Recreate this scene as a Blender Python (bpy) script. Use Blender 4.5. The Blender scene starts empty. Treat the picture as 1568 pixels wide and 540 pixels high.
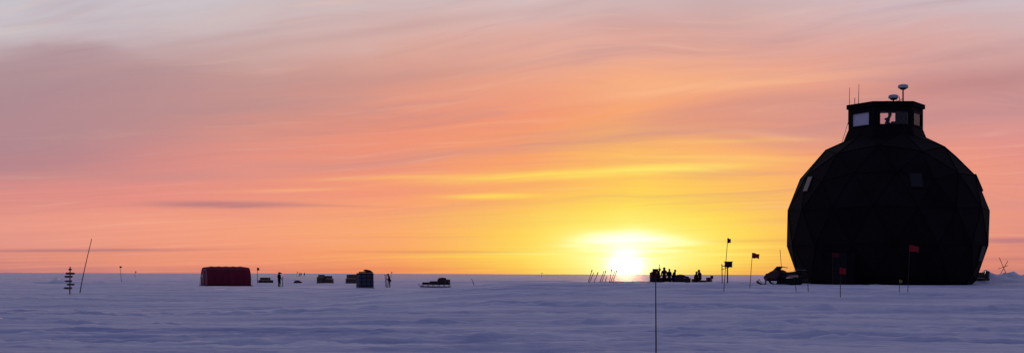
import bpy, bmesh, math, random
import numpy as np
from mathutils import Vector, Matrix, Euler
random.seed(7)
R = math.radians
scene = bpy.context.scene
coll = scene.collection

# ------------------------------------------------------------------ helpers
def lin(c):
    return tuple(((v/255)/12.92 if v/255 <= 0.04045 else ((v/255+0.055)/1.055)**2.4) for v in c)

def mat(name, col, rough=0.7, metal=0.0, var=0.25, scale=6.0, bump=0.0, spec=0.2, bscale=None):
    m = bpy.data.materials.new(name); m.use_nodes = True
    nt = m.node_tree; b = nt.nodes["Principled BSDF"]
    tc = nt.nodes.new("ShaderNodeTexCoord")
    nz = nt.nodes.new("ShaderNodeTexNoise"); nz.inputs["Scale"].default_value = scale
    nz.inputs["Detail"].default_value = 5
    nt.links.new(tc.outputs["Object"], nz.inputs["Vector"])
    mr = nt.nodes.new("ShaderNodeMapRange")
    mr.inputs[1].default_value = 0.3; mr.inputs[2].default_value = 0.7
    mr.inputs[3].default_value = 1-var; mr.inputs[4].default_value = 1+var
    nt.links.new(nz.outputs["Fac"], mr.inputs[0])
    vm = nt.nodes.new("ShaderNodeVectorMath"); vm.operation = 'SCALE'
    vm.inputs[0].default_value = col
    nt.links.new(mr.outputs[0], vm.inputs["Scale"])
    nt.links.new(vm.outputs[0], b.inputs["Base Color"])
    b.inputs["Roughness"].default_value = rough
    b.inputs["Metallic"].default_value = metal
    b.inputs["Specular IOR Level"].default_value = spec
    if bump:
        n2 = nt.nodes.new("ShaderNodeTexNoise"); n2.inputs["Scale"].default_value = bscale or scale*4
        nt.links.new(tc.outputs["Object"], n2.inputs["Vector"])
        bp = nt.nodes.new("ShaderNodeBump"); bp.inputs["Strength"].default_value = bump
        bp.inputs["Distance"].default_value = 0.05
        nt.links.new(n2.outputs["Fac"], bp.inputs["Height"])
        nt.links.new(bp.outputs[0], b.inputs["Normal"])
    return m

class MB:
    """mesh builder: primitives joined in one mesh"""
    def __init__(s): s.v=[]; s.f=[]; s.mi=[]; s.mats=[]; s.M=Matrix.Identity(4); s.sm=[]
    def m(s, mt):
        if mt not in s.mats: s.mats.append(mt)
        return s.mats.index(mt)
    def add(s, vs, fs, mt, smooth=False):
        o=len(s.v); s.v += [tuple(s.M @ Vector(v)) for v in vs]
        k=s.m(mt)
        for f in fs:
            s.f.append([o+i for i in f]); s.mi.append(k); s.sm.append(smooth)
    def box(s, c, d, mt, rot=(0,0,0), taper=1.0):
        Rm=Euler(rot).to_matrix(); vs=[]
        for z in (-.5,.5):
            t = taper if z>0 else 1
            for x,y in ((-.5,-.5),(.5,-.5),(.5,.5),(-.5,.5)):
                vs.append(Vector(c)+Rm@Vector((x*d[0]*t,y*d[1]*t,z*d[2])))
        s.add(vs,[(3,2,1,0),(4,5,6,7),(0,1,5,4),(1,2,6,5),(2,3,7,6),(3,0,4,7)],mt)
    def cyl(s, p0, p1, r0, mt, r1=None, n=10, cap=True):
        r1 = r0 if r1 is None else r1
        p0=Vector(p0); p1=Vector(p1); d=(p1-p0).normalized()
        a=d.orthogonal().normalized(); b=d.cross(a); vs=[]
        for p,r in ((p0,r0),(p1,r1)):
            for i in range(n):
                t=2*math.pi*i/n; vs.append(p+a*math.cos(t)*r+b*math.sin(t)*r)
        fs=[(i,(i+1)%n,n+(i+1)%n,n+i) for i in range(n)]
        s.add(vs,fs,mt,True)
        if cap:
            s.add(vs[:n],[tuple(range(n))[::-1]],mt); s.add(vs[n:],[tuple(range(n))],mt)
    def tube(s, pts, rs, mt, n=8):
        for i in range(len(pts)-1):
            r0 = rs[i] if hasattr(rs,'__len__') else rs
            r1 = rs[i+1] if hasattr(rs,'__len__') else rs
            s.cyl(pts[i],pts[i+1],r0,mt,r1,n)
            if 0<i: s.ell(pts[i],(r0,r0,r0),mt,6,5)
    def ell(s, c, r, mt, nu=14, nv=9, rot=(0,0,0)):
        Rm=Euler(rot).to_matrix(); vs=[Vector((0,0,-1))]
        for j in range(1,nv):
            ph=-math.pi/2+math.pi*j/nv
            for i in range(nu):
                t=2*math.pi*i/nu
                vs.append(Vector((math.cos(ph)*math.cos(t),math.cos(ph)*math.sin(t),math.sin(ph))))
        vs.append(Vector((0,0,1)))
        vs=[Vector(c)+Rm@Vector((v.x*r[0],v.y*r[1],v.z*r[2])) for v in vs]
        fs=[(0,1+(i+1)%nu,1+i) for i in range(nu)]
        for j in range(nv-2):
            for i in range(nu):
                a=1+j*nu+i; b=1+j*nu+(i+1)%nu; fs.append((a,b,b+nu,a+nu))
        L=len(vs)-1; k=1+(nv-2)*nu
        fs += [(k+i,k+(i+1)%nu,L) for i in range(nu)]
        s.add(vs,fs,mt,True)
    def prism(s, prof, y0, y1, mt, inset=0.0):
        """profile in xz extruded along y, optional bevelled sides"""
        n=len(prof); cx=sum(p[0] for p in prof)/n; cz=sum(p[1] for p in prof)/n
        rings=[(y0,1-inset),(y0+inset*.6,1),(y1-inset*.6,1),(y1,1-inset)] if inset else [(y0,1),(y1,1)]
        vs=[]
        for y,k in rings:
            vs += [(cx+(p[0]-cx)*k,y,cz+(p[1]-cz)*k) for p in prof]
        fs=[]
        for r in range(len(rings)-1):
            for i in range(n):
                j=(i+1)%n; fs.append((r*n+i,r*n+j,(r+1)*n+j,(r+1)*n+i))
        fs.append(tuple(range(n))[::-1]); fs.append(tuple((len(rings)-1)*n+i for i in range(n)))
        s.add(vs,fs,mt)
    def obj(s, name, loc=(0,0,0), rotz=0, parent=None, recalc=True):
        me=bpy.data.meshes.new(name); me.from_pydata(s.v,[],s.f)
        for m_ in s.mats: me.materials.append(m_)
        me.polygons.foreach_set("material_index",s.mi)
        me.polygons.foreach_set("use_smooth",s.sm)
        if recalc:
            bm=bmesh.new(); bm.from_mesh(me); bmesh.ops.recalc_face_normals(bm,faces=bm.faces); bm.to_mesh(me); bm.free()
        me.update()
        o=bpy.data.objects.new(name,me); coll.objects.link(o)
        o.location=loc; o.rotation_euler=(0,0,rotz)
        if parent: o.parent=parent
        return o

# ------------------------------------------------------------------ terrain
def hash2(i,j,seed):
    n=(i.astype(np.int64)*374761393+j.astype(np.int64)*668265263+seed*974634777)&0x7fffffff
    n=((n^(n>>13))*1274126177)&0x7fffffff
    n=(n^(n>>16))&0xffff
    return n/65535.0
def vn(x,y,seed):
    i=np.floor(x); j=np.floor(y); fx=x-i; fy=y-j
    fx=fx*fx*fx*(fx*(fx*6-15)+10); fy=fy*fy*fy*(fy*(fy*6-15)+10)
    a=hash2(i,j,seed); b=hash2(i+1,j,seed); c=hash2(i,j+1,seed); d=hash2(i+1,j+1,seed)
    return (a*(1-fx)+b*fx)*(1-fy)+(c*(1-fx)+d*fx)*fy-0.5
def S(t,a,b):
    u=np.clip((t-a)/(b-a),0,1); return u*u*(3-2*u)
def Hn(x,y):
    x=np.asarray(x,float); y=np.asarray(y,float)
    P=1.05*S(y,40,76)*(1-S(y,98,132))*S(x,-14,2)*(1-S(x,60,90))
    Q=0.42*S(y,105,130)*(1-S(y,165,230))*S(x,-8,8)*(1-S(x,60,90))
    h=P+Q
    far=1-S(y,250,900)
    r=np.sqrt(x*x+y*y)
    h=h+1.6*vn(x/420+.4,y/700,31)*S(r,1300,2600)
    # gentle undulation
    h=h+0.30*vn(x/26+3,y/17,1)*far*S(r,14,30)+0.15*vn(x/9,y/6+.3,2)*far
    # sastrugi: long across the view
    wx=x+2.0*vn(x/7,y/7,9)+y*0.25
    wy=y+1.2*vn(x/9,y/9,8)-x*0.05
    patch=0.30+1.6*np.clip(vn(x/16,y/8,5)+.5,0,1)**1.3
    rg=lambda a,b,sd: 0.5-2.0*np.abs(vn(a,b,sd))
    h=h+0.09*patch*vn(wx/5.5,wy/1.2,3)*far
    h=h+0.046*patch*rg(wx/6.1,wy/1.0,4)*far
    h=h+0.036*patch*rg(wx/2.3,wy/.45,21)*far
    h=h+0.030*patch*vn(wx/.75,wy/.3,6)*(1-S(r,80,160))
    h=h+0.022*patch*vn(wx/.3,wy/.16,7)*(1-S(r,50,90))
    # snowmobile / sledge track ruts
    for (y0,sl,am,wl,ph,w,dp) in ((35,.10,1.0,22,0.,.33,.08),(36.3,.10,1.0,22,0.,.33,.08),(39,-.05,.8,26,2.,.3,.07),(40.1,-.05,.8,26,2.,.3,.07),(45,-.13,1.6,30,1.,.4,.10),(46.3,-.13,1.6,30,1.,.4,.10),
                            (54,.05,2.2,38,2.,.45,.11),(55.4,.05,2.2,38,2.,.45,.11),(64,-.06,2.,44,.5,.5,.11),(92,.2,4.,60,.5,.8,.14),(120,-.3,6.,80,2.5,.9,.16)):
        c=y0+sl*x+am*np.sin(x/wl*6.283+ph)
        d=(y-c)/w
        h=h-dp*np.exp(-d**4)+dp*.62*np.exp(-((np.abs(d)-1.8)/.7)**2)*(0.6+1.0*vn(x/2.6,y/2.6,11)+1.2*vn(x/.7,y/.5,16)+.7*vn(x/.25,y/.2,18))
    # faint old tracks in many directions
    for i in range(20):
        y0=31+i*2.6+1.7*math.sin(i*2.1); sl=.22*math.sin(i*1.7+.5); am=.6+.5*math.sin(i*3.3)
        d=(y-(y0+sl*x+am*np.sin(x/(14+5*math.sin(i))+i)))/.22
        h=h+(.042*np.exp(-d*d)-.035*np.exp(-(d-1.9)**2))*(.4+1.8*np.abs(vn(x/2.5,y/2.5,40+i)))
    # churned lumpy strips
    lump=np.exp(-((y-(39+.16*x+1.5*np.sin(x/9)))/1.5)**2)+np.exp(-((y-(50-.1*x+2*np.sin(x/13+2)))/1.8)**2)+.8*np.exp(-((y-(33.5+.03*x+.8*np.sin(x/5)))/.8)**2)
    h=h+lump*(.085*vn(x/.6,y/.4,13)+.05*vn(x/.22,y/.2,17))
    # levelled pad under the dome
    w_=.85*np.exp(-((x-22.9)/9.5)**4-((y-84)/8)**4); h=h*(1-w_)+1.08*w_
    # shovelled snow piles
    for (px,py,sx,sy,a) in ((31.5,88,3.2,2.2,.66),(26.9,86,1.3,1.2,.30),(-66,205,3.2,2.5,.75),(-62,212,1.6,2.,.5),(29.5,89,1.2,1.2,.35),(35.5,90,2.4,2,.48),(15.2,84,2.4,1.,.14)):
        g=np.exp(-((x-px)/sx)**2-((y-py)/sy)**2)
        h=h+a*g*(1+.7*vn(x/.8,y/.8,14)+.4*vn(x/.35,y/.35,15))
    return h
def H(x,y): return float(Hn(np.array([x]),np.array([y]))[0])
def at(b,d,dz=0.0):  # b is read off image pixel columns
    """point on the snow at bearing (tangent) b and range d north of the camera"""
    return Vector((b*d,d,H(b*d,d)+dz))

def build_ground():
    fine=np.arange(-25.5,25.51,0.072)
    left=-25.5-np.cumsum(np.linspace(.3,6,50)); left=left[left>-179]
    right=-left
    ang=np.radians(np.concatenate([left[::-1],fine,right]))
    rr=[.5]
    while rr[-1]<9000:
        r=rr[-1]
        k = .12 if r<20 else (.0031 if r<130 else (.009 if r<300 else .04))
        rr.append(r*(1+k))
    rr=np.array(rr)
    A,Rr=np.meshgrid(ang,rr); X=Rr*np.sin(A); Y=Rr*np.cos(A)
    Z=Hn(X,Y)
    Z-= (Rr**2)/(2*6371000.)   # earth curvature
    n,m=X.shape
    co=np.stack([X,Y,Z],-1).reshape(-1,3)
    co=np.vstack([co,[[0,0,float(Z[0].mean())]]])
    idx=np.arange(n*m).reshape(n,m)
    nx=np.concatenate([idx[:,1:],idx[:,:1]],1)
    a=idx[:-1].ravel(); b=nx[:-1].ravel(); c=nx[1:].ravel(); d=idx[1:].ravel()
    q=np.stack([a,d,c,b],1)
    t=np.stack([np.full(m,n*m),idx[0],nx[0]],1)
    me=bpy.data.meshes.new("snow_ground")
    me.vertices.add(len(co)); me.vertices.foreach_set("co",co.ravel())
    nl=q.size+t.size; me.loops.add(nl)
    me.loops.foreach_set("vertex_index",np.concatenate([q.ravel(),t.ravel()]).astype(np.int32))
    me.polygons.add(len(q)+len(t))
    ls=np.concatenate([np.arange(len(q))*4,len(q)*4+np.arange(len(t))*3]).astype(np.int32)
    me.polygons.foreach_set("loop_start",ls)
    me.polygons.foreach_set("use_smooth",np.ones(len(ls),bool))
    me.update(calc_edges=True); me.validate()
    if me.polygons[0].normal.z<0: me.flip_normals()
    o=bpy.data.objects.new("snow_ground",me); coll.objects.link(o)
    m_=bpy.data.materials.new("snow"); m_.use_nodes=True; nt=m_.node_tree; b=nt.nodes["Principled BSDF"]
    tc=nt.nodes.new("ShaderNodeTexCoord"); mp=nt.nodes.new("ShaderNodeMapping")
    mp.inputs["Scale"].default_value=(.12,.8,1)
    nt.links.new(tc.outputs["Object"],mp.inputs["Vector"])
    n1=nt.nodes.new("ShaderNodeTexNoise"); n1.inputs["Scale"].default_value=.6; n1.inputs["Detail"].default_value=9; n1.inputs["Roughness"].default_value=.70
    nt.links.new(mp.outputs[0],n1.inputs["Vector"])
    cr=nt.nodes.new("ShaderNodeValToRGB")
    cr.color_ramp.elements[0].position=.36; cr.color_ramp.elements[0].color=(.47,.51,.66,1)  # bluish streaky patches: shade of the snow relief painted into the base colour
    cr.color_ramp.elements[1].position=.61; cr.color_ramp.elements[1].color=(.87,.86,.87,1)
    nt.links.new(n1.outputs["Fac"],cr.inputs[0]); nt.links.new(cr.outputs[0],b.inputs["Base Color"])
    b.inputs["Roughness"].default_value=.68; b.inputs["Specular IOR Level"].default_value=.18
    n2=nt.nodes.new("ShaderNodeTexNoise"); n2.inputs["Scale"].default_value=4.0; n2.inputs["Detail"].default_value=8; n2.inputs["Roughness"].default_value=.65
    nt.links.new(mp.outputs[0],n2.inputs["Vector"])
    bp=nt.nodes.new("ShaderNodeBump"); bp.inputs["Strength"].default_value=1.0; bp.inputs["Distance"].default_value=.09
    nt.links.new(n2.outputs["Fac"],bp.inputs["Height"]); nt.links.new(bp.outputs[0],b.inputs["Normal"])
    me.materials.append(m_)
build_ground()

# ------------------------------------------------------------------ materials
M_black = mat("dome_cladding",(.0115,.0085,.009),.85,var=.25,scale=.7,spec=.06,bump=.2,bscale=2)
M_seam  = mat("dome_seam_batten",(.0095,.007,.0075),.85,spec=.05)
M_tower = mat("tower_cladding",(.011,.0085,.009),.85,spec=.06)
M_frame = mat("window_frame_dark",(.014,.012,.014),.7,spec=.1)
M_wood  = mat("weathered_wood",(.085,.058,.045),.85,var=.35,scale=5)
M_ply   = mat("plywood",(.13,.09,.07),.8,var=.2,scale=4)
M_bam   = mat("bamboo",(.05,.03,.02),.7)
M_red   = mat("red_fabric",(.36,.018,.025),.8,var=.15)
M_tent  = mat("red_tent_fabric",(.17,.012,.030),.8,var=.18,scale=1.2,bump=.4,bscale=3)
M_tentr = mat("red_tent_rib",(.13,.010,.025),.8)
M_tentd = mat("tent_end_wall",(.24,.07,.10),.8)
M_dark  = mat("dark_plastic",(.012,.011,.013),.6)
M_rub   = mat("black_rubber",(.009,.009,.009),.85)
M_met   = mat("galvanised_metal",(.10,.10,.11),.55,.5)
M_white = mat("white_radome",(.62,.62,.64),.45,var=.05)
M_blue  = mat("blue_grey_tarp",(.055,.060,.095),.75,var=.3)
M_tarp  = mat("brown_tarp",(.045,.028,.024),.85,var=.3)
M_jack  = [mat("parka_red",(.045,.012,.012),.9,spec=.05),mat("parka_black",(.012,.010,.013),.9,spec=.05),mat("parka_brown",(.03,.015,.012),.9,spec=.05),mat("parka_navy",(.012,.014,.03),.9,spec=.05)]
M_pant  = mat("snow_trousers",(.012,.010,.013),.9,spec=.05)
M_boot  = mat("snow_boots",(.015,.012,.01),.8)
M_skin  = mat("skin",(.42,.25,.18),.5,var=.08)
M_hair  = mat("hair",(.04,.025,.018),.8)
M_glove = mat("gloves",(.02,.018,.015),.8)
M_eye   = mat("eye",(.05,.04,.035),.3)
M_blind = mat("pale_window_blind",(.62,.60,.66),.5,var=.06)
M_yel   = mat("yellow_marker",(.35,.26,.08),.7)
M_cowl  = mat("snowmobile_cowl",(.035,.010,.012),.5,spec=.3)

def glass():
    m=bpy.data.materials.new("window_glass"); m.use_nodes=True; nt=m.node_tree; nt.nodes.clear()
    o=nt.nodes.new("ShaderNodeOutputMaterial"); t=nt.nodes.new("ShaderNodeBsdfTransparent"); g=nt.nodes.new("ShaderNodeBsdfGlossy")
    t.inputs[0].default_value=(.93,.92,.95,1); g.inputs["Roughness"].default_value=.05
    f=nt.nodes.new("ShaderNodeFresnel"); mx=nt.nodes.new("ShaderNodeMixShader")
    nt.links.new(f.outputs[0],mx.inputs[0]); nt.links.new(t.outputs[0],mx.inputs[1]); nt.links.new(g.outputs[0],mx.inputs[2]); nt.links.new(mx.outputs[0],o.inputs[0])
    return m
M_glass=glass()

# ------------------------------------------------------------------ people
def skin_mesh(joints, edges, radii, sub=2, root=0):
    me=bpy.data.meshes.new("tmp"); me.from_pydata(joints,edges,[])
    o=bpy.data.objects.new("tmp",me); coll.objects.link(o)
    o.modifiers.new("s",'SKIN'); sb=o.modifiers.new("u",'SUBSURF'); sb.levels=sub; sb.render_levels=sub
    for i,r in enumerate(radii):
        sv=me.skin_vertices[0].data[i]; sv.radius = r if hasattr(r,'__len__') else (r,r); sv.use_root = (i==root)
    dg=bpy.context.evaluated_depsgraph_get(); ev=o.evaluated_get(dg); em=ev.to_mesh()
    vs=[v.co.copy() for v in em.vertices]; fs=[tuple(p.vertices) for p in em.polygons]
    ev.to_mesh_clear(); bpy.data.objects.remove(o); bpy.data.meshes.remove(me)
    return vs,fs

mat_lip=mat("lips",(.30,.12,.10),.5)
def person(name, loc, rotz, pose="stand", jacket=0, hood=False, scale=1.0, parent=None):
    """figure faces local -Y"""
    J={}
    if pose in("stand","walk","lean"):
        st = .22 if pose=="walk" else .0
        ln = -.14 if pose=="lean" else 0
        J=dict(pel=(0,0,.93),spi=(0,ln*.4,1.13),che=(0,ln,1.36),nec=(0,ln*1.3-.01,1.50),hd=(0,ln*1.5-.02,1.60),top=(0,ln*1.6-.02,1.69),
          hl=(.10,0,.88),kl=(.12,-.05-st*.6,.49),al=(.13,.03-st,.10),tl=(.15,-.15-st,.06),
          hr=(-.10,0,.88),kr=(-.12,-.04+st*.3,.49),ar=(-.13,.03+st,.10),tr=(-.15,-.15+st,.06),
          sl=(.19,ln,1.41),el=(.27,ln+.02+st*.3,1.14),wl=(.25,ln-.14+st*.3,.94),
          sr=(-.19,ln,1.41),er=(-.27,ln+.0-st*.3,1.14),wr=(-.22,ln-.22-st*.3,1.02))
    else: # sitting
        J=dict(pel=(0,.05,.53),spi=(0,.04,.73),che=(0,-.03,.96),nec=(0,-.07,1.09),hd=(0,-.11,1.19),top=(0,-.12,1.28),
          hl=(.10,.02,.51),kl=(.15,-.42,.53),al=(.15,-.44,.12),tl=(.16,-.62,.07),
          hr=(-.10,.02,.51),kr=(-.15,-.40,.53),ar=(-.15,-.38,.12),tr=(-.16,-.56,.07),
          sl=(.19,-.02,1.0),el=(.27,-.12,.74),wl=(.15,-.34,.66),
          sr=(-.19,-.02,1.0),er=(-.27,-.12,.74),wr=(-.12,-.34,.64))
    names=list(J); ix={n:i for i,n in enumerate(names)}
    E=[("pel","spi"),("spi","che"),("che","nec"),("nec","hd"),("hd","top"),("pel","hl"),("hl","kl"),("kl","al"),("al","tl"),
       ("pel","hr"),("hr","kr"),("kr","ar"),("ar","tr"),("che","sl"),("sl","el"),("el","wl"),("che","sr"),("sr","er"),("er","wr")]
    rad=dict(pel=(.17,.14),spi=(.165,.135),che=(.19,.14),nec=.07,hd=(.088,.10),top=(.075,.085),hl=.115,kl=.08,al=.062,tl=.05,hr=.115,kr=.08,ar=.062,tr=.05,
       sl=.09,el=.068,wl=.048,sr=.09,er=.068,wr=.048)
    vs,fs=skin_mesh([J[n] for n in names],[(ix[a],ix[b]) for a,b in E],[rad[n] for n in names],2,0)
    B=MB(); B.M=Matrix.Scale(scale,4)
    groups={}
    hz=J["pel"][2]; nz=J["nec"][2]
    feet=[Vector(J[k]) for k in("al","tl","ar","tr")]
    for f in fs:
        c=sum((vs[i] for i in f),Vector())/len(f)
        armd=min((c-Vector(J[k])).length for k in("wl","wr","el","er"))
        if min((c-q).length for q in feet)<.13: k="b"
        elif c.z>nz+.0 and (c-Vector(J["hd"])).length<.2: k="s"
        elif c.z<hz-.12 or (pose=="sit" and c.y<-.1 and c.z<.62 and armd>.12): k="p"
        else: k="j"
        groups.setdefault(k,[]).append(f)
    mm=dict(b=M_boot,s=M_skin,p=M_pant,j=M_jack[jacket])
    for k,ff in groups.items():
        used=sorted({i for f in ff for i in f}); mp={i:n for n,i in enumerate(used)}
        B.add([vs[i] for i in used],[tuple(mp[i] for i in f) for f in ff],mm[k],True)
    hd=Vector(J["hd"])+Vector((0,-.01,.03))
    # face
    B.ell(hd+Vector((0,-.108,-.005)),(.014,.022,.022),M_skin,8,6)
    for sx in(-1,1):
        B.ell(hd+Vector((sx*.033,-.092,.025)),(.013,.010,.010),M_eye,8,6)
        B.ell(hd+Vector((sx*.092,.0,.0)),(.014,.022,.034),M_skin,8,6)
    B.ell(hd+Vector((0,-.096,-.045)),(.026,.008,.007),mat_lip,8,5)
    if hood:
        B.ell(hd+Vector((0,.03,.02)),(.125,.115,.15),M_jack[jacket],16,10)
        B.ell(hd+Vector((0,.06,-.11)),(.13,.11,.07),M_jack[jacket],14,8)
    else:
        B.ell(hd+Vector((0,.018,.055)),(.105,.108,.095),M_jack[(jacket+1)%4],16,10)   # knitted hat
        B.cyl(hd+Vector((0,.008,.035)),hd+Vector((0,.008,.07)),.108,M_jack[(jacket+2)%4],n=18)
        B.ell(hd+Vector((0,.055,-.03)),(.088,.055,.07),M_hair,12,8)
        B.cyl(Vector(J["nec"])+Vector((0,0,-.02)),Vector(J["nec"])+Vector((0,-.01,.05)),.092,M_jack[jacket],.085,n=14)  # collar
    pel=Vector(J["pel"])
    if pose!="sit": B.cyl(pel+Vector((0,0,-.16)),pel+Vector((0,0,.05)),.185,M_jack[jacket],.165,n=18,cap=False)
    # gloves with five fingers
    for e,w,s in (("el","wl",1),("er","wr",-1)):
        d=(Vector(J[w])-Vector(J[e])).normalized(); w0=Vector(J[w])
        side=Vector((s,0,0)); side=(side-d*side.dot(d)).normalized(); pn=d.cross(side)
        if pn.y>0 : pn=-pn
        B.cyl(w0-d*.03,w0+d*.02,.045,M_glove,.04,n=10)
        q=d.to_track_quat('Z','Y').to_euler()
        B.ell(w0+d*.055,(.042,.026,.055),M_glove,10,7,rot=q)
        lat=d.cross(pn).normalized()
        for k,(o,L) in enumerate(((-.030,.060),(-.010,.072),(.011,.068),(.030,.052))):
            p0=w0+d*.085+lat*o; p1=p0+d*L*.5+pn*.008; p2=p1+d*L*.35+pn*.03
            B.tube([p0,p1,p2],[.0115,.0105,.009],M_glove,6)
        p0=w0+d*.04-lat*.035; p1=p0+d*.03-lat*.022+pn*.012; p2=p1+d*.028-lat*.004+pn*.018
        B.tube([p0,p1,p2],[.014,.012,.010],M_glove,6)
    o=B.obj(name,loc,rotz,parent)
    return o

# ------------------------------------------------------------------ geodesic dome building
D=Vector((22.88,86.0,4.48)); RD=6.05
dome=bpy.data.objects.new("geodesic_dome_building",None); coll.objects.link(dome); dome.location=(D.x,D.y,0)
def geodesic(nf):
    t=(1+5**.5)/2
    iv=[(-1,t,0),(1,t,0),(-1,-t,0),(1,-t,0),(0,-1,t),(0,1,t),(0,-1,-t),(0,1,-t),(t,0,-1),(t,0,1),(-t,0,-1),(-t,0,1)]
    fc=[(0,11,5),(0,5,1),(0,1,7),(0,7,10),(0,10,11),(1,5,9),(5,11,4),(11,10,2),(10,7,6),(7,1,8),(3,9,4),(3,4,2),(3,2,6),(3,6,8),(3,8,9),(4,9,5),(2,4,11),(6,2,10),(8,6,7),(9,8,1)]
    iv=[Vector(v).normalized() for v in iv]
    rot=iv[5].rotation_difference(Vector((0,0,1)))
    iv=[rot@v for v in iv]
    vs={}; L=[]; F=[]
    def gi(p):
        p=p.normalized(); k=(round(p.x,4),round(p.y,4),round(p.z,4))
        if k not in vs: vs[k]=len(L); L.append(p)
        return vs[k]
    for a,b,c in fc:
        A,B_,C=iv[a],iv[b],iv[c]; g={}
        for i in range(nf+1):
            for j in range(nf+1-i):
                k=nf-i-j; g[i,j]=gi((A*k+B_*i+C*j))
        for i in range(nf):
            for j in range(nf-i):
                F.append((g[i,j],g[i+1,j],g[i,j+1]))
                if i+j<nf-1: F.append((g[i+1,j],g[i+1,j+1],g[i,j+1]))
    return L,F
L,F=geodesic(3)
rz=Matrix.Rotation(R(14),3,'Z')
L=[rz@v for v in L]
bm=bmesh.new(); bv=[bm.verts.new(v*RD) for v in L]
for f in F: bm.faces.new([bv[i] for i in f])
bmesh.ops.recalc_face_normals(bm,faces=bm.faces)
bmesh.ops.bisect_plane(bm,geom=bm.verts[:]+bm.edges[:]+bm.faces[:],plane_co=(0,0,-3.95),plane_no=(0,0,-1),clear_outer=True)
bmesh.ops.bisect_plane(bm,geom=bm.verts[:]+bm.edges[:]+bm.faces[:],plane_co=(0,0,5.80),plane_no=(0,0,1),clear_outer=True)
edges=[(e.verts[0].co.copy(),e.verts[1].co.copy()) for e in bm.edges]
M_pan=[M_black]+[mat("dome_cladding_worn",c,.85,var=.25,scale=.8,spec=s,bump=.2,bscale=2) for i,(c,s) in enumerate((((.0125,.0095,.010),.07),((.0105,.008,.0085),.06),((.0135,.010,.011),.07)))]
me=bpy.data.meshes.new("dome_shell"); 
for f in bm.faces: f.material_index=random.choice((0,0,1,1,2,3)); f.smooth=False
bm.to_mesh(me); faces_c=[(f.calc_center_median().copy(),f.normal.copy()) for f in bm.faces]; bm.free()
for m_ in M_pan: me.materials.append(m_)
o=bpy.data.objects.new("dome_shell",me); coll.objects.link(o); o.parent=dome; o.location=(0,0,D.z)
B=MB()
for a,b in edges: B.cyl(a*1.001,b*1.001,.03,M_seam,n=6,cap=False)
B.obj("panel_seams",(0,0,D.z),0,dome)
def skylight(azd,eld,w,h,mt,tilt=0,proud=.07):
    a=R(azd); e=R(eld)
    n=Vector((math.cos(e)*math.cos(a),math.cos(e)*math.sin(a),math.sin(e)))
    best=max(faces_c,key=lambda q:q[0].normalized().dot(n)); nn=best[1]
    d0=best[0].dot(nn)/n.dot(nn); c=n*d0
    up=(Vector((0,0,1))-nn*nn.z).normalized(); rt=up.cross(nn)
    if tilt: 
        q=Matrix.Rotation(R(tilt),3,nn); up=q@up; rt=q@rt
    b=MB(); Mx=Matrix((rt,up,nn)).transposed().to_4x4(); Mx.translation=c+nn*proud*.5; b.M=Mx
    b.box((0,0,0),(w,h,proud),M_frame)
    b.box((0,0,proud*.5+.006),(w-.14,h-.14,.012),mt)
    return b.obj("skylight_window",(0,0,D.z),0,dome)
M_pane1=mat("skylight_pane",(.06,.055,.065),.25,var=.1,spec=.5)
M_pane2=mat("skylight_pane_dim",(.020,.016,.019),.4,var=.1,spec=.2)
skylight(-163,26,.62,1.05,M_pane1,0)
skylight(-87,26,.80,.95,M_pane2,0)
skylight(-35,-15,.7,1.0,M_pane2,0)
skylight(-18,27,.7,1.1,M_pane2,0,.12)
# entrance porch, left front
a=R(-132)
B=MB(); 
dirv=Vector((math.cos(a),math.sin(a),0)); ctr=dirv*4.9
Mx=Matrix.Rotation(a+math.pi/2,4,'Z'); Mx.translation=(ctr.x,ctr.y,0); B.M=Mx
B.box((0,0,2.0),(1.9,1.6,2.3),M_pan[1]); B.box((0,-.02,3.2),(2.05,1.75,.10),M_pan[3])
B.box((0,-.82,1.95),(.95,.06,2.0),M_frame); B.box((.33,-.87,1.95),(.05,.05,.2),M_met)
B.box((0,-1.1,1.02),(1.5,.7,.12),M_wood)
B.obj("entrance_porch",(0,0,0),0,dome)
# tower
ap=1.95; sd=2*ap*math.tan(math.pi/6); zb,zt=9.75,11.88
T=MB(); G=MB()
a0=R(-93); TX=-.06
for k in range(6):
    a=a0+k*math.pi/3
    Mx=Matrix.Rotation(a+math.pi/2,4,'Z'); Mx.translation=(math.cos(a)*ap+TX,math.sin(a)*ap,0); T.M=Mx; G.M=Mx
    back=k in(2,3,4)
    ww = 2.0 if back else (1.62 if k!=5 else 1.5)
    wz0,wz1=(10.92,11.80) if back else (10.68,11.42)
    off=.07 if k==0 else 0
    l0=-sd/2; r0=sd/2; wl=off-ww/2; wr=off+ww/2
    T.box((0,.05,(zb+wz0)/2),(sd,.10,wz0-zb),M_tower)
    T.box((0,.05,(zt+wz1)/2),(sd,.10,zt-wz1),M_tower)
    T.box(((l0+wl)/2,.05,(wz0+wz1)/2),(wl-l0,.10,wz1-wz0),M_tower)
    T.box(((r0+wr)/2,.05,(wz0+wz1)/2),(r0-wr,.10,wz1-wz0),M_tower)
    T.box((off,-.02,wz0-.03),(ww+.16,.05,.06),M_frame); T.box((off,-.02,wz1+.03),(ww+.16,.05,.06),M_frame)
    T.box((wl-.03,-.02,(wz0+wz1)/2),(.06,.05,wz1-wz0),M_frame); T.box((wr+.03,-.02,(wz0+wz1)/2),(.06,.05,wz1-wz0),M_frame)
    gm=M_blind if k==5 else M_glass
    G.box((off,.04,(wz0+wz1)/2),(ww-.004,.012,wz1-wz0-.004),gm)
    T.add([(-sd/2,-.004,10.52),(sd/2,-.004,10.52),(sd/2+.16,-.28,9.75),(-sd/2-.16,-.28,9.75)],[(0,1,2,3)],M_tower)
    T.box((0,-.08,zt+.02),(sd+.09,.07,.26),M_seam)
T.M=Matrix.Identity(4)
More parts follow.
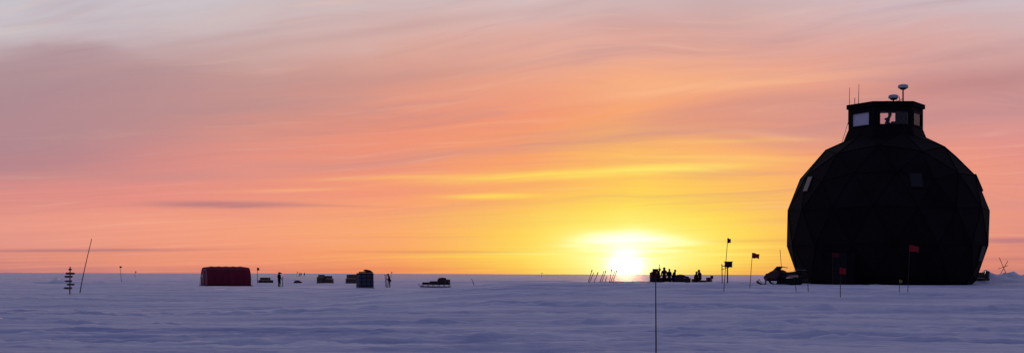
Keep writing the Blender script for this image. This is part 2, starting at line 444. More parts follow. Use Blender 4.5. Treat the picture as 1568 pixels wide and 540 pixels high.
rv=[(TX+(ap+.05)/math.cos(math.pi/6)*math.cos(a0+math.pi/6+k*math.pi/3),(ap+.05)/math.cos(math.pi/6)*math.sin(a0+math.pi/6+k*math.pi/3)) for k in range(6)]
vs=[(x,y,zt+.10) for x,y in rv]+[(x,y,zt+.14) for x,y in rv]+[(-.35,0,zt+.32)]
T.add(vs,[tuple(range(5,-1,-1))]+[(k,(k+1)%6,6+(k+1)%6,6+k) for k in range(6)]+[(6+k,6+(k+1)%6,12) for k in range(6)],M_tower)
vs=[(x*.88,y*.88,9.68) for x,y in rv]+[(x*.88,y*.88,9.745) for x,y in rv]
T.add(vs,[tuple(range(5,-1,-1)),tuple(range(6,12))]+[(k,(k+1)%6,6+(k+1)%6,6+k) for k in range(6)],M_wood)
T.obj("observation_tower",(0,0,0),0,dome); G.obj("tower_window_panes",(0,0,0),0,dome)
A=MB()
def radome(x,y,z0,z1,r):
    A.cyl((x,y,z0),(x,y,z1),.045,M_dark); A.cyl((x,y,z1),(x,y,z1+.10),r*.45,M_met,r*.9,n=18)
    A.cyl((x,y,z1+.10),(x,y,z1+.24),r,M_white,r*1.02,n=20); A.ell((x,y,z1+.24),(r,r,.10),M_white,20,8)
radome(1.05,.2,11.95,13.0,.31)
radome(.35,-.2,12.1,12.32,.30)
A.cyl((.30,-.2,12.0),(.30,-.2,12.2),.28,M_dark); A.box((.45,.1,12.20),(1.2,.5,.14),M_dark)
A.cyl((.55,.3,12.2),(1.05,.2,12.45),.02,M_dark)
for dx,zz in ((.62,12.45),(.78,12.4)): A.cyl((dx,0,12.1),(dx,0,zz+.15),.02,M_dark)
A.cyl((-2.28,0,11.9),(-2.28,0,13.10),.020,M_dark,.012); A.cyl((-1.88,-.6,11.9),(-1.85,-.6,13.25),.022,M_dark,.012)
A.cyl((-2.1,-.6,11.9),(-2.1,-.6,12.4),.02,M_dark)
A.cyl((-2.3,-.5,11.5),(-2.95,-.8,9.55),.014,M_dark)
A.obj("roof_antennas",(0,0,0),0,dome)
I=MB()
I.box((.95,.9,10.45),(1.1,.5,.06),M_wood)
for sx in(.5,1.4): I.box((sx,.9,10.085),(.06,.45,.66),M_wood)
I.box((.75,.95,10.98),(.45,.05,.32),M_dark); I.cyl((.75,.95,10.48),(.75,.95,10.85),.03,M_dark)
I.cyl((.35,.7,10.48),(.3,.55,11.25),.02,M_dark); I.cyl((.3,.55,11.25),(.1,.5,11.3),.02,M_dark); I.cyl((.1,.5,11.3),(.03,.5,11.2),.03,M_dark,.07)
I.box((1.0,-1.6,11.30),(.24,.12,.2),M_dark)
I.obj("desk_with_monitor",(0,0,0),0,dome)
person("person",(22.73,85.6,9.75),R(75),"lean",1,False,1.0)

# ------------------------------------------------------------------ flags
def flag(b,d,h,lean=(0,0),fw=.42,fh=.28,fz=None,colr=M_red,side=1,r=.018,name="flag_marker",curl=1.0):
    B=MB(); n=6; pts=[]
    for i in range(n+1):
        t=i/n; pts.append((lean[0]*t**1.15,lean[1]*t**1.15,-.15+(h+.15)*t))
    B.tube(pts,[r*(1-.35*i/n) for i in range(n+1)],M_bam,8)
    if fw:
        nx,nz=9,5; top=Vector(pts[-1])-Vector((0,0,.02)); vs=[]
        for j in range(nz):
            for i in range(nx):
                u=i/(nx-1); w=j/(nz-1)
                vs.append(top+Vector((side*fw*u*(1-.05*w),math.sin(u*5.5+w)*.05*curl, -fh*w -fw*.16*u*u+ .02*math.sin(u*7+w*3))))
        fs=[(j*nx+i,j*nx+i+1,(j+1)*nx+i+1,(j+1)*nx+i) for j in range(nz-1) for i in range(nx-1)]
        B.add(vs,fs,colr,True)
        B.cyl(top+Vector((0,0,.01)),top-Vector((0,0,fh)),r*1.4,colr,n=8)
    o=B.obj(name,at(b,d),0,recalc=False)
    return o
M_redd=mat("faded_red_fabric",(.12,.013,.017),.85)
flag(.1504,65,2.62,(.20,.05),.14,.20,colr=M_redd)
flag(.1690,69,1.78,(.13,0),.34,.24)
flag(.2813,67,2.27,(.10,0),.42,.28)
flag(.2280,78.5,1.80,(0,.02),.34,.22,colr=M_redd)
flag(.2335,62,1.36,(.0,.03),.24,.26)
flag(.1026,28.9,1.70,(-.01,.05),.09,.12,colr=M_redd,side=-1,r=.015)
flag(.2108,67,.66,(-.05,0),0,name="bamboo_stake",r=.02)
flag(.2024,66,.34,(-.06,0),0,name="bamboo_stake",r=.02)
flag(.2753,66,.60,(.02,0),.12,.14,colr=M_yel,name="marker_stake")
flag(-.3073,112,4.3,(.92,.1),0,name="bamboo_stake",r=.04)
flag(-.2776,260,2.9,(-.3,0),.35,.3,colr=M_redd,r=.045)
flag(-.1810,215,2.4,(0,0),.3,.4,colr=M_redd,r=.05)
flag(-.0260,160,1.1,(-.45,0),0,name="bamboo_stake",r=.04)
flag(-.1648,420,1.8,(0,0),.4,.4,colr=M_redd,r=.06)
for bb,dd in ((-.1530,600),(-.0860,520),(.021,700),(-.268,480)):
    flag(bb,dd,2.0,(.1,0),.4,.4,colr=M_redd,r=.06)
B=MB(); B.cyl((0,0,0),(-.45,0,1.05),.018,M_bam); B.cyl((-.35,.1,0),(.12,.1,.85),.018,M_bam); B.cyl((-.5,.05,.35),(.1,.05,.55),.015,M_bam)
B.obj("crossed_bamboo_poles",at(.3515,88,-.1))

# ------------------------------------------------------------------ signpost
B=MB(); B.cyl((0,0,-.2),(.02,0,2.15),.05,M_wood,.042,n=10)
def arrow(z,l0,l1,h,dirr,rot=0):
    B.M=Matrix.Rotation(rot,4,'Z'); tip=l1 if dirr>0 else l0
    pr=[(l0,z),(l1,z),(l1+.12,z+h/2),(l1,z+h),(l0,z+h)] if dirr>0 else [(l0,z),(l1,z),(l1,z+h),(l0,z+h),(l0-.12,z+h/2)]
    B.prism(pr,-.085,-.055,M_ply); B.M=Matrix.Identity(4)
arrow(1.85,-.08,.10,.14,1); arrow(1.52,-.30,.30,.17,1,.2); arrow(1.28,-.34,.26,.16,-1,-.2); arrow(.94,-.30,.16,.15,-1,.3); arrow(.68,-.20,.34,.15,1,-.15); arrow(.40,-.36,.18,.16,-1,.1)
B.obj("wooden_signpost",at(-.3143,109))

# ------------------------------------------------------------------ tent
B=MB(); Lh=2.85; W=2.1; Ht=2.62
def arc(k=1.0,n=22):
    out=[]
    for i in range(n+1):
        t=math.pi*i/n; c=math.cos(t); s_=math.sin(t)
        out.append((math.copysign(abs(c)**.62,c)*W*k, max(s_,0)**.62*Ht*k))
    return out
nb=6; xs=[]
for i in range(nb):
    for t in (0,.25,.5,.75): xs.append((i+t)/nb)
xs.append(1); vs=[]; prof_n=23
for u in xs:
    sag=1-.012*abs(math.sin(u*nb*math.pi)); 
    end=min(u,1-u)*nb; sag*= (1-.05*max(0,1-end)**2)
    for (y,z) in arc(sag): vs.append((-Lh+2*Lh*u,y,z))
fs=[(i*prof_n+j,(i+1)*prof_n+j,(i+1)*prof_n+j+1,i*prof_n+j+1) for i in range(len(xs)-1) for j in range(prof_n-1)]
B.add(vs,fs,M_tent,True)
for sx in(-1,1):
    e=[(sx*Lh,y*.95,z*.95) for y,z in arc(1)]; B.add(e,[tuple(range(len(e)))],M_tentd)
    B.box((sx*(Lh+.03),.0,1.0),(.05,1.1,1.95),M_tent); B.box((sx*(Lh+.065),0,1.0),(.03,.9,1.8),M_tentd)
    B.box((sx*(Lh+.03),.95,1.35),(.05,.4,.4),M_white)
for i in range(nb+1):
    u=i/nb; k=.998*(.95 if i in(0,nb) else 1)
    pts=[(-Lh+2*Lh*u,y,z) for y,z in arc(k)]
    B.tube(pts,.022,M_tentr,6)
for i in range(nb+1):
    for sy in(-1,1):
        u=-Lh+2*Lh*i/nb; B.cyl((u,sy*W*.97,1.3),(u,sy*(W+.8),0),.012,M_dark)
B.box((0,0,.06),(2*Lh+.3,2*W+.2,.16),M_wood)
B.obj("red_tunnel_tent",at(-.2035,185),R(25))

# ------------------------------------------------------------------ crates etc.
def crate(B,c,d,mt=None,mt2=None,rz_=0):
    mt=mt or M_ply; mt2=mt2 or M_wood
    old=B.M; B.M=old@Matrix.Translation(c)@Matrix.Rotation(rz_,4,'Z'); w,l,h=d
    B.box((0,0,h/2),(w-.06,l-.06,h-.04),mt)
    t=.03; s_=.09
    for y in(-l/2,l/2):
        for z in(s_/2,h/2,h-s_/2): B.box((0,y,z),(w,t,s_),mt2)
        for x in(-w/2+s_/2,w/2-s_/2): B.box((x,y*1.004,h/2),(s_,t*1.7,h-.02),mt2)
    for x in(-w/2,w/2):
        for z in(s_/2,h/2,h-s_/2): B.box((x,0,z),(t,l-.08,s_),mt2)
    B.M=old
def pallet(B,c,w,l):
    old=B.M; B.M=old@Matrix.Translation(c)
    for i in range(3): B.box((0,-l/2+.05+i*(l-.1)/2,.05),(w,.1,.1),M_wood)
    for i in range(7): B.box((-w/2+.06+i*(w-.12)/6,0,.115),(.1,l,.025),M_wood)
    B.M=old
B=MB(); pallet(B,(0,0,0),2.3,1.2)
for i in range(3): crate(B,(-.78+i*.78,0,.14),(.74,1.1,.42),M_tarp)
for i in range(2): crate(B,(-.5+i*.8,.05,.58),(.74,1.0,.38),M_ply,rz_=.08)
B.obj("pallet_of_crates",at(-.175,220),.15)
B=MB(); pallet(B,(0,0,0),2.4,1.4); crate(B,(-.6,0,.14),(1.1,1.2,.9)); crate(B,(.62,0,.14),(1.1,1.2,.6)); crate(B,(.5,0,.77),(1.0,1.0,.42)); crate(B,(-.6,0,1.06),(.8,.8,.3),M_tarp)
B.obj("stack_of_wooden_crates",at(-.1328,220),-.2)
B=MB(); pallet(B,(0,0,0),1.7,1.2); crate(B,(0,0,.14),(1.6,1.1,.62)); crate(B,(0.05,0,.78),(1.4,1.0,.6))
B.obj("stack_of_wooden_crates",at(-.1142,218),.3)
B=MB(); pallet(B,(0,0,0),1.8,1.4)
B.box((0,0,.92),(1.62,1.25,1.55),M_blue,taper=.97)
for i in range(4): B.box((0,0,.35+i*.4),(1.66,1.29,.05),M_frame)
for x in(-.5,0,.5): B.box((x,-.635,.92),(.05,.03,1.55),M_frame)
crate(B,(.1,.05,1.70),(1.3,1.0,.14),M_tarp); B.box((.3,0,1.93),(.8,.7,.2),M_tarp,rot=(0,.2,.2),taper=.7)
B.obj("wrapped_cargo_pallet",at(-.1045,152),.35)
def sled(B,L_,W_,h=.28,mt=M_wood):
    for sy in(-W_/2,W_/2):
        pr=[(-L_/2-.30,h+.08),(-L_/2-.22,h+.02),(-L_/2-.05,.06),(-L_/2+.15,0),(L_/2,0),(L_/2,.10),(-L_/2+.12,.12),(-L_/2-.12,h*.6),(-L_/2-.26,h+.10)]
        B.prism(pr,sy-.03,sy+.03,mt)
        n=int(L_/.7)
        for i in range(n+1):
            x=-L_/2+.2+i*(L_-.3)/n; B.box((x,sy,(h+.1)/2),(.05,.045,h-.08),mt)
    n=int(L_/.22)
    for i in range(n+1): B.box((-L_/2+.1+i*(L_-.15)/n,0,h+.012),(.12,W_+.14,.03),mt)
    B.cyl((-L_/2-.25,-W_/2,h+.06),(-L_/2-.25,W_/2,h+.06),.025,mt)
B=MB(); sled(B,3.5,.9); crate(B,(-.2,0,.31),(.9,.8,.40),M_tarp); crate(B,(.75,0,.31),(.9,.8,.62),M_tarp); crate(B,(1.45,0,.31),(.45,.8,.60),M_tarp); B.ell((.8,0,.98),(.5,.38,.16),M_tarp); B.box((-1.1,0,.45),(.9,.6,.26),M_tarp)
B.obj("cargo_sled",at(-.0543,166),-.12)
person("person",at(-.1655,163),R(60),"stand",1,True,.98)
flag(-.1632,165,1.3,(.05,0),0,name="bamboo_stake",r=.05)
person("person",at(-.0868,166),R(-80),"lean",3,False,.92)
B=MB()
for i,(x,l) in enumerate(((0,-.12),(.12,-.05),(.22,.1))):
    B.box((x+l/2,.0,.75),(.08,.02,1.55),M_dark if i%2 else M_redd,rot=(0,math.atan2(l,1.5),0)); 
    B.box((x+l+.01,-.03,1.56),(.07,.02,.14),M_dark,rot=(.5,0,0))
B.obj("upright_skis",at(-.0895,166,-.05))
for i,(bb,dd) in enumerate(((-.1500,640),(-.1476,655),(-.1512,635))):
    person("person",at(bb,dd),R(40*i),"walk" if i else "stand",i,True,1.0)
B=MB(); crate(B,(0,0,0),(1.2,.8,.35),M_dark); crate(B,(-.1,0,.36),(.7,.6,.16),M_tarp)
B.obj("equipment_case",at(-.1520,215))

# ------------------------------------------------------------------ long sled with upright poles
B=MB(); sled(B,5.1,.8,.16)
for i,(x,hh,ln) in enumerate(((-2.05,.95,.30),(-1.95,.85,.36),(-1.6,.80,.30),(-1.25,1.0,.36),(-1.1,.9,.33),(-.85,.6,.2),(-.55,1.0,.16),(-.48,.95,.36),(-.3,.92,.3))):
    B.cyl((x,((i%3)-1)*.3,.1),(x+ln,((i%3)-1)*.3,.1+hh),.026,M_bam,.02)
    if i%2==0: B.box((x+ln,((i%3)-1)*.3,.1+hh),(.06,.10,.14),M_dark,rot=(0,.35,0))
B.box((.4,0,.24),(1.3,.5,.08),M_ply); B.box((1.7,0,.23),(1.3,.4,.05),M_tarp)
B.obj("pole_sled",at(.0745,97,-.02),.02)

# ------------------------------------------------------------------ group at the cargo sled
B=MB(); sled(B,4.3,.95,.3)
crate(B,(-1.75,0,.33),(.95,.85,1.05),M_tarp); crate(B,(-1.7,0,1.39),(.5,.6,.35),M_tarp)
crate(B,(-.6,0,.33),(1.1,.8,.5),M_tarp)
crate(B,(.75,0,.33),(1.0,.8,.55),M_tarp); crate(B,(1.55,0,.33),(.75,.75,.48),M_tarp)
B.ell((.9,0,.98),(.55,.35,.20),M_tarp); B.box((1.5,0,.90),(.5,.5,.16),M_tarp,rot=(0,.15,.1))
B.cyl((-1.35,-.4,.3),(-1.35,-.4,2.2),.03,M_wood)
B.obj("cargo_sled",at(.1135,146,.12),.05)
person("person",at(.1033,144.3,.1),R(80),"lean",2,False,1.06)
person("person",at(.1082,144.8,.1),R(-20),"stand",0,True,1.08)
person("person",at(.1118,145.1,.05),R(30),"stand",3,False,1.0)
person("person",at(.1145,144.2,.05),R(60),"lean",1,False,1.0)
person("person",at(.1335,143,.30),R(-70),"sit",0,True,1.08)
B=MB(); sled(B,1.9,.8,.3); crate(B,(.15,0,.33),(1.0,.7,.26),M_tarp); crate(B,(-.65,0,.33),(.5,.65,.4),M_tarp); crate(B,(.8,0,.33),(.4,.6,.55),M_tarp)
B.obj("cargo_sled",at(.1342,143.1,.12),.0)
person("person",at(.1305,144.0,.20),R(100),"sit",2,False,1.05)
B=MB(); crate(B,(0,0,0),(.7,.6,.66),M_tarp); B.obj("equipment_case",at(.1303,144.05))
B=MB(); B.cyl((0,0,-.2),(0,0,1.1),.05,M_wood); B.box((0,-.03,1.1),(.26,.05,.3),M_tarp); B.obj("short_marker_post",at(.1420,130))
B=MB(); B.cyl((0,0,-.2),(0,0,1.15),.045,M_wood); B.cyl((-.35,0,-.2),(-.38,0,1.35),.03,M_wood)
B.box((.06,0,1.30),(.46,.4,.36),M_tarp); B.box((.06,0,1.50),(.56,.5,.04),M_wood); B.box((.06,-.215,1.30),(.34,.02,.24),M_dark); B.box((-.24,0,1.20),(.18,.3,.05),M_wood)
B.cyl((-.42,0,.95),(.1,0,1.12),.02,M_wood)
B.obj("instrument_shelter_box",at(.1532,95))

# ------------------------------------------------------------------ snowmobile (nose towards -X)
def snowmobile(loc,rotz):
    B=MB()
    tr=[(-.35,.08),(-.2,.0),(1.15,.0),(1.42,.12),(1.48,.27),(1.38,.40),(1.1,.44),(-.1,.36)]
    B.prism(tr,-.20,.20,M_rub,.05)
    for i in range(22): B.box((-.2+i*.07,0,.0),(.025,.38,.035),M_rub)
    for x in(0,.35,.7,1.05): B.cyl((x,-.22,.10),(x,.22,.10),.075,M_dark,n=14)
    B.prism([(-.2,.42),(1.45,.46),(1.5,.38),(1.5,.42),(1.48,.52),(-.2,.52)],-.26,.26,M_dark)
    B.prism([(-.05,.52),(.1,.74),(.45,.72),(.9,.76),(1.35,.80),(1.38,.70),(1.2,.54)],-.19,.19,M_dark,.12)
    B.prism([(-1.15,.30),(-1.22,.42),(-1.05,.58),(-.6,.78),(-.3,.86),(-.05,.78),(.05,.5),(-.1,.30)],-.40,.40,M_cowl,.16)
    B.prism([(-1.05,.22),(-1.1,.32),(-.1,.34),(0,.22)],-.34,.34,M_dark,.05)
    for sy in(-.22,.22): B.ell((-1.02,sy,.60),(.07,.11,.06),M_met,10,6)
    B.add([(-.55,-.26,.80),(-.55,.26,.80),(-.25,.22,1.05),(-.25,-.22,1.05)],[(0,1,2,3)],M_dark)
    B.add([(-.53,-.26,.80),(-.53,.26,.80),(-.23,.22,1.05),(-.23,-.22,1.05)],[(0,1,2,3)],M_dark)
    B.cyl((-.25,0,.80),(-.1,0,1.0),.03,M_dark); B.tube([(.02,-.36,.97),(-.1,-.15,1.01),(-.1,.15,1.01),(.02,.36,.97)],.02,M_dark)
    for sy in(-.48,.48):
        B.prism([(-1.55,.20),(-1.45,.09),(-1.25,.02),(-.45,.0),(-.42,.03),(-1.22,.06),(-1.42,.14),(-1.52,.23)],sy-.075,sy+.075,M_dark)
        B.cyl((-.92,sy*.98,.05),(-.80,sy*.85,.42),.035,M_met); B.cyl((-.8,sy*.85,.40),(-.6,sy*.5,.36),.025,M_met); B.cyl((-1.0,sy*.9,.22),(-.7,sy*.45,.30),.025,M_met)
        B.tube([(-1.52,sy,.2),(-1.40,sy,.32),(-1.15,sy,.08)],.015,M_met)
    B.tube([(1.1,-.22,.82),(1.6,-.22,.84),(1.6,.22,.84),(1.1,.22,.82)],.018,M_met); B.box((1.38,0,.90),(.42,.40,.12),M_dark)
    B.cyl((1.5,0,.3),(1.75,0,.26),.025,M_met); B.box((1.5,0,.30),(.03,.42,.28),M_rub)
    B.cyl((-.30,.2,.9),(-.42,.2,2.0),.014,M_dark)
    return B.obj("snowmobile",loc,rotz)
snowmobile(at(.1925,79,-.04),R(-56))
B=MB(); pallet(B,(0,0,0),1.0,.8); crate(B,(-.1,0,.14),(.7,.6,.34)); B.cyl((.55,0,0),(.6,0,.55),.13,M_met,n=14)
B.obj("small_crate_stack",at(.3318,86.5),.2)

# ------------------------------------------------------------------ sky
W=bpy.data.worlds.new("World"); scene.world=W; W.use_nodes=True; nt=W.node_tree; nt.nodes.clear()
W.cycles.sampling_method='MANUAL'; W.cycles.sample_map_resolution=512
lk=nt.links.new
def val(sock,v):
    if hasattr(v,"is_output"): lk(v,sock)
    else: sock.default_value=v
def mth(op,a,b=None,c=None,clamp=False):
    n=nt.nodes.new("ShaderNodeMath"); n.operation=op; n.use_clamp=clamp
    val(n.inputs[0],a)
    if b is not None: val(n.inputs[1],b)
    if c is not None: val(n.inputs[2],c)
    return n.outputs[0]
def mrange(v,a,b,c=0.,d=1.,smooth=True):
    n=nt.nodes.new("ShaderNodeMapRange"); n.interpolation_type='SMOOTHSTEP' if smooth else 'LINEAR'
    val(n.inputs[0],v); n.inputs[1].default_value=a; n.inputs[2].default_value=b; n.inputs[3].default_value=c; n.inputs[4].default_value=d
    return n.outputs[0]
def mix(f,a,b,mode='MIX'):
    n=nt.nodes.new("ShaderNodeMix"); n.data_type='RGBA'; n.blend_type=mode; n.clamp_factor=True
    val(n.inputs[0],f)
    for s_,v in ((n.inputs[6],a),(n.inputs[7],b)):
        if hasattr(v,"is_output"): lk(v,s_)
        else: s_.default_value=(v[0],v[1],v[2],1)
    return n.outputs[2]
def xyz(x,y,z):
    n=nt.nodes.new("ShaderNodeCombineXYZ"); val(n.inputs[0],x); val(n.inputs[1],y); val(n.inputs[2],z); return n.outputs[0]
def noise(v,scale,detail=4,rough=.5,dist=0):
    n=nt.nodes.new("ShaderNodeTexNoise"); lk(v,n.inputs["Vector"]); n.inputs["Scale"].default_value=scale
    n.inputs["Detail"].default_value=detail; n.inputs["Roughness"].default_value=rough; n.inputs["Distortion"].default_value=dist
    return n.outputs["Fac"]
tc=nt.nodes.new("ShaderNodeTexCoord"); sp=nt.nodes.new("ShaderNodeSeparateXYZ"); lk(tc.outputs["Generated"],sp.inputs[0])
X,Y,Z=sp.outputs
az=mth('ARCTAN2',X,Y); el=mth('ARCSINE',Z)
azc=mth('MINIMUM',mth('ABSOLUTE',az),.45)
E0=mth('MULTIPLY',el,mth('ADD',1.0,mth('MULTIPLY',mth('MULTIPLY',azc,azc),.5)))
FP=2154.; HY=418.
def A_(px): return math.atan((px-784)/FP)      # image pixel column -> azimuth
def E_(py): return math.atan((HY-py)/FP)       # image pixel row -> elevation
# streak coordinates: high cloud sheet, streaks running to a vanishing point far to the left
azp=mth('ADD',mth('MAXIMUM',az,-1.2),1.45)
Vc=mth('SUBTRACT',mth('LOGARITHM',mth('ADD',mth('MAXIMUM',E0,0.),.035),2.718),mth('MULTIPLY',mth('LOGARITHM',azp,2.718),.75))
nv_w=noise(xyz(mth('MULTIPLY',az,4.),mth('MULTIPLY',Vc,3.),0.),1.0,2)
Vw=mth('ADD',Vc,mth('MULTIPLY',mth('SUBTRACT',nv_w,.5),.30))
n_big=noise(xyz(mth('MULTIPLY',az,2.6),mth('MULTIPLY',Vw,4.0),2.),1.0,3,.5)
n_mid=noise(xyz(mth('MULTIPLY',az,4.5),mth('MULTIPLY',Vw,10.),5.),1.0,4,.55)
n_fin=noise(xyz(mth('MULTIPLY',az,7.0),mth('MULTIPLY',Vw,28.),9.),1.0,4,.6)
n_puf=noise(xyz(mth('MULTIPLY',az,16.),mth('MULTIPLY',E0,34.),1.),1.0,4,.55)
E=mth('ADD',E0,mth('MULTIPLY',mth('SUBTRACT',n_mid,.5),.030))
E=mth('ADD',E,mth('MULTIPLY',mth('SUBTRACT',n_puf,.5),.010))
cols=[0,200,400,600,800,960,1100,1250,1400,1568]
rows=[
(0,[(199,196,205),(202,196,203),(205,194,198),(209,192,194),(212,188,188),(210,184,184),(207,181,182),(208,185,188),(206,186,192),(205,188,195)]),
(60,[(205,196,200),(204,188,192),(210,184,182),(217,177,169),(225,173,161),(227,171,157),(225,169,155),(221,168,160),(217,169,164),(211,170,168)]),
(120,[(186,156,158),(190,153,152),(205,158,147),(222,158,140),(236,164,136),(244,172,134),(242,170,134),(232,162,140),(215,152,145),(200,148,146)]),
(180,[(180,145,151),(195,145,142),(216,148,134),(232,148,124),(242,152,118),(248,166,112),(246,160,118),(236,156,130),(226,150,138),(220,150,145)]),
(240,[(186,137,142),(213,141,136),(230,147,130),(240,148,120),(248,160,110),(253,188,102),(252,182,110),(246,164,118),(238,152,128),(228,146,136)]),
(300,[(222,142,134),(230,144,132),(235,148,128),(246,154,118),(253,176,102),(255,208,92),(255,194,95),(250,176,110),(240,156,124),(232,150,132)]),
(345,[(234,154,136),(240,157,132),(245,161,126),(251,168,112),(255,192,92),(255,232,100),(255,212,90),(252,180,100),(240,156,120),(230,148,130)]),
(375,[(226,148,134),(236,152,128),(245,157,120),(251,168,106),(255,196,86),(255,240,115),(255,210,88),(250,170,92),(236,146,112),(224,142,126)]),
(400,[(222,142,124),(232,146,120),(241,150,114),(249,160,100),(255,186,80),(255,230,95),(255,194,80),(245,155,88),(228,138,108),(215,134,118)]),
(418,[(192,124,124),(208,129,118),(222,134,110),(236,140,94),(250,160,75),(255,205,80),(250,160,75),(232,138,90),(214,128,110),(198,126,120)])]
amin,amax=R(-60),R(60)
azn=mrange(mth('ADD',az,mth('MULTIPLY',mth('SUBTRACT',n_big,.5),.05)),amin,amax,smooth=False)
def ramp(cs):
    n=nt.nodes.new("ShaderNodeValToRGB"); n.color_ramp.interpolation='LINEAR'
    es=n.color_ramp.elements
    pts=[((A_(c)-amin)/(amax-amin),lin(k)) for c,k in zip(cols,cs)]
    l0=lin(cs[0]); l1=lin(cs[-1])
    pts=[(0.02,(l0[0]*.45,l0[1]*.6,l0[2]*.8))]+pts+[(.98,(l1[0]*.45,l1[1]*.6,l1[2]*.8))]
    es[0].position=pts[0][0]; es[0].color=(*pts[0][1],1); es[1].position=pts[-1][0]; es[1].color=(*pts[-1][1],1)
    for p,c in pts[1:-1]:
        e=es.new(p); e.color=(*c,1)
    lk(azn,n.inputs[0]); return n.outputs[0]
colr=None; prev=None
for y,cs in rows[::-1]:
    rr_=ramp(cs)
    colr=rr_ if colr is None else mix(mrange(E,E_(prev),E_(y),smooth=False),colr,rr_)
    prev=y
# streaky cirrus: darken to mauve / lighten
upper=mrange(E0,.02,.08)
dk=mth('MULTIPLY',mrange(n_mid,.50,.70),mth('MULTIPLY',upper,.50))
colr=mix(dk,colr,mix(.5,colr,lin((170,130,140))))
colr=mix(mth('MULTIPLY',mrange(n_big,.50,.70),mth('MULTIPLY',upper,.34)),colr,lin((186,142,146)))
lt=mth('MULTIPLY',mrange(n_fin,.52,.78),.26)
colr=mix(lt,colr,mix(.7,colr,lin((255,210,175))))
colr=mix(mth('MULTIPLY',mrange(n_fin,.48,.25),.16),colr,lin((190,130,130)))
# individual clouds
def feat(x,y,hw,hh,tilt,c,op,rag=.5,sharp=1.0,gain=1.0):
    global colr
    a0=A_(x); e0=E_(y); w=hw/FP; h=hh/FP
    da=mth('SUBTRACT',az,a0)
    de=mth('SUBTRACT',mth('SUBTRACT',E0,e0),mth('MULTIPLY',da,tilt))
    de=mth('ADD',de,mth('MULTIPLY',mth('SUBTRACT',n_puf,.5),h*rag*2.2))
    a=mth('DIVIDE',da,w); b=mth('DIVIDE',de,h)
    q=mth('MULTIPLY_ADD',a,a,mth('MULTIPLY',b,b))
    if sharp!=1: q=mth('POWER',q,sharp)
    k=mth('EXPONENT',mth('MULTIPLY',q,-1.))
    k=mth('MULTIPLY',k,mrange(n_fin,.25,.6,(1-rag)*op,op,smooth=False),clamp=True)
    cc=lin(c); colr=mix(k,colr,tuple(v*gain for v in cc))
feat(60,165,240,80,.10,(168,132,142),.74,.35)
feat(420,150,260,26,.13,(186,140,140),.42,.6)
feat(108,92,72,26,.05,(176,143,150),.92,.6,1.6)
feat(200,112,90,18,.05,(180,144,148),.6,.6,1.4)
feat(0,118,80,30,.05,(172,142,148),.8,.5)
feat(250,150,260,30,.16,(190,144,145),.5,.5)
feat(70,250,130,24,.02,(172,131,140),.55,.4)
feat(150,272,160,6,.0,(196,140,138),.5,.5)
feat(480,62,380,9,.14,(196,156,154),.50,.5)
feat(300,66,200,6,.16,(190,160,162),.45,.5)
feat(620,118,220,10,.10,(200,148,142),.45,.5)
feat(1000,130,130,12,.03,(252,190,135),.40,.6)
feat(1120,128,200,8,.10,(252,190,145),.5,.6)
feat(1480,128,150,18,.12,(184,132,134),.7,.4)
feat(1190,155,170,8,.10,(216,148,132),.5,.5)
feat(340,314,115,5.5,.0,(176,120,128),.9,.35,1.3)
feat(470,315,110,2.5,-.02,(200,135,125),.5,.4)
feat(110,385,190,2.6,.01,(172,118,124),.8,.4,1.2)
feat(860,267,180,7,.05,(255,222,96),.88,.6,1.0)
feat(1010,258,110,6,.05,(255,236,115),.88,.5)
feat(640,271,130,3.5,.03,(255,196,110),.6,.6)
feat(450,292,80,2.5,.02,(250,180,120),.55,.5)
feat(755,300,75,4,.01,(255,220,92),.85,.4,1.3)
feat(1100,215,120,4,.03,(255,200,110),.5,.6)
feat(1090,240,150,5,-.02,(255,206,110),.5,.6)
feat(700,386,170,2.2,.0,(222,140,100),.75,.3,1.3)
feat(800,393,200,2.0,.0,(255,205,80),.6,.3)
feat(1120,368,120,2.5,.02,(226,150,90),.6,.4)
feat(1555,366,60,4.5,.0,(184,120,128),.85,.3,1.3)
feat(1545,394,70,2.5,.0,(196,124,120),.5,.3)
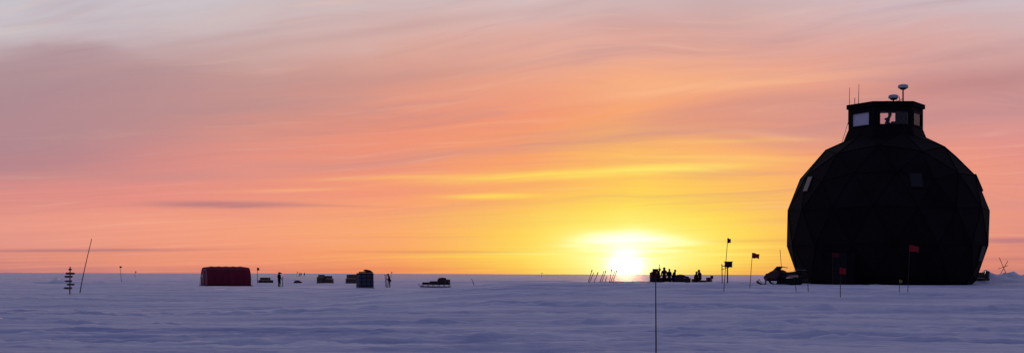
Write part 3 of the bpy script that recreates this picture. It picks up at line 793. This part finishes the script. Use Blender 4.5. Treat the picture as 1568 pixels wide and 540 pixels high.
# low sun and the cloud it lights
feat(958,368,200,70,.0,(255,225,72),.62,.05)
feat(958,396,190,18,.0,(255,232,95),.60,.15)
feat(962,380,130,46,.0,(255,248,125),.92,.22)
feat(962,385,80,32,.0,(255,253,178),.85,.2)
feat(962,371,70,15,.0,(255,255,225),1.0,.5,1.4,1.5)
feat(1010,372,62,4,.03,(255,255,175),.9,.4,1.2,1.1)
feat(905,376,42,3.5,-.02,(255,252,165),.8,.4,1.2)
feat(1060,378,100,2.6,.02,(255,235,110),.9,.4)
feat(955,388,180,2.2,.0,(255,244,130),.9,.4,1.2)
feat(958,402,54,28,.0,(255,250,170),.95,.12,1.0,1.15)
feat(959,404,25,21,.0,(255,253,222),1.0,.10,1.0,2.4)
feat(975,391,48,1.8,.0,(255,236,105),.5,.3)
# away from the photographed sector: dim anti-twilight sky
side=mrange(mth('ABSOLUTE',az),.5,1.5)
duskc=mix(mrange(el,0.0,.35),lin((86,80,112)),lin((80,86,126)))
colr=mix(side,colr,duskc)
up1=mrange(el,.205,.42); colr=mix(up1,colr,mix(side,lin((176,160,174)),lin((80,86,126))))
up2=mrange(el,.40,1.2); colr=mix(up2,colr,lin((102,108,150)))
below=mrange(el,-.002,-.05); colr=mix(below,colr,lin((110,108,150)))
bg=nt.nodes.new("ShaderNodeBackground"); lk(colr,bg.inputs[0]); bg.inputs[1].default_value=1.0
ow=nt.nodes.new("ShaderNodeOutputWorld"); lk(bg.outputs[0],ow.inputs[0])

sun=bpy.data.lights.new("sun",'SUN'); sun.energy=3.0; sun.angle=R(.6); sun.color=(1.0,.50,.25)
so=bpy.data.objects.new("sun",sun); coll.objects.link(so)
aS,eS=A_(958),R(1.1)
dirS=Vector((math.cos(eS)*math.sin(aS),math.cos(eS)*math.cos(aS),math.sin(eS)))
so.rotation_euler=dirS.to_track_quat('Z','Y').to_euler(); so.location=(10,120,30)

# ------------------------------------------------------------------ camera
cam=bpy.data.cameras.new("camera"); co=bpy.data.objects.new("camera",cam); coll.objects.link(co)
cam.sensor_width=36; cam.lens=36*FP/1568; cam.shift_y=(418-270)/1568; cam.clip_end=20000; cam.clip_start=.1
co.location=(0,0,1.7); co.rotation_euler=(R(90),R(-.17),0)
scene.camera=co
scene.view_settings.view_transform='Standard'; scene.view_settings.look='None'; scene.view_settings.exposure=0
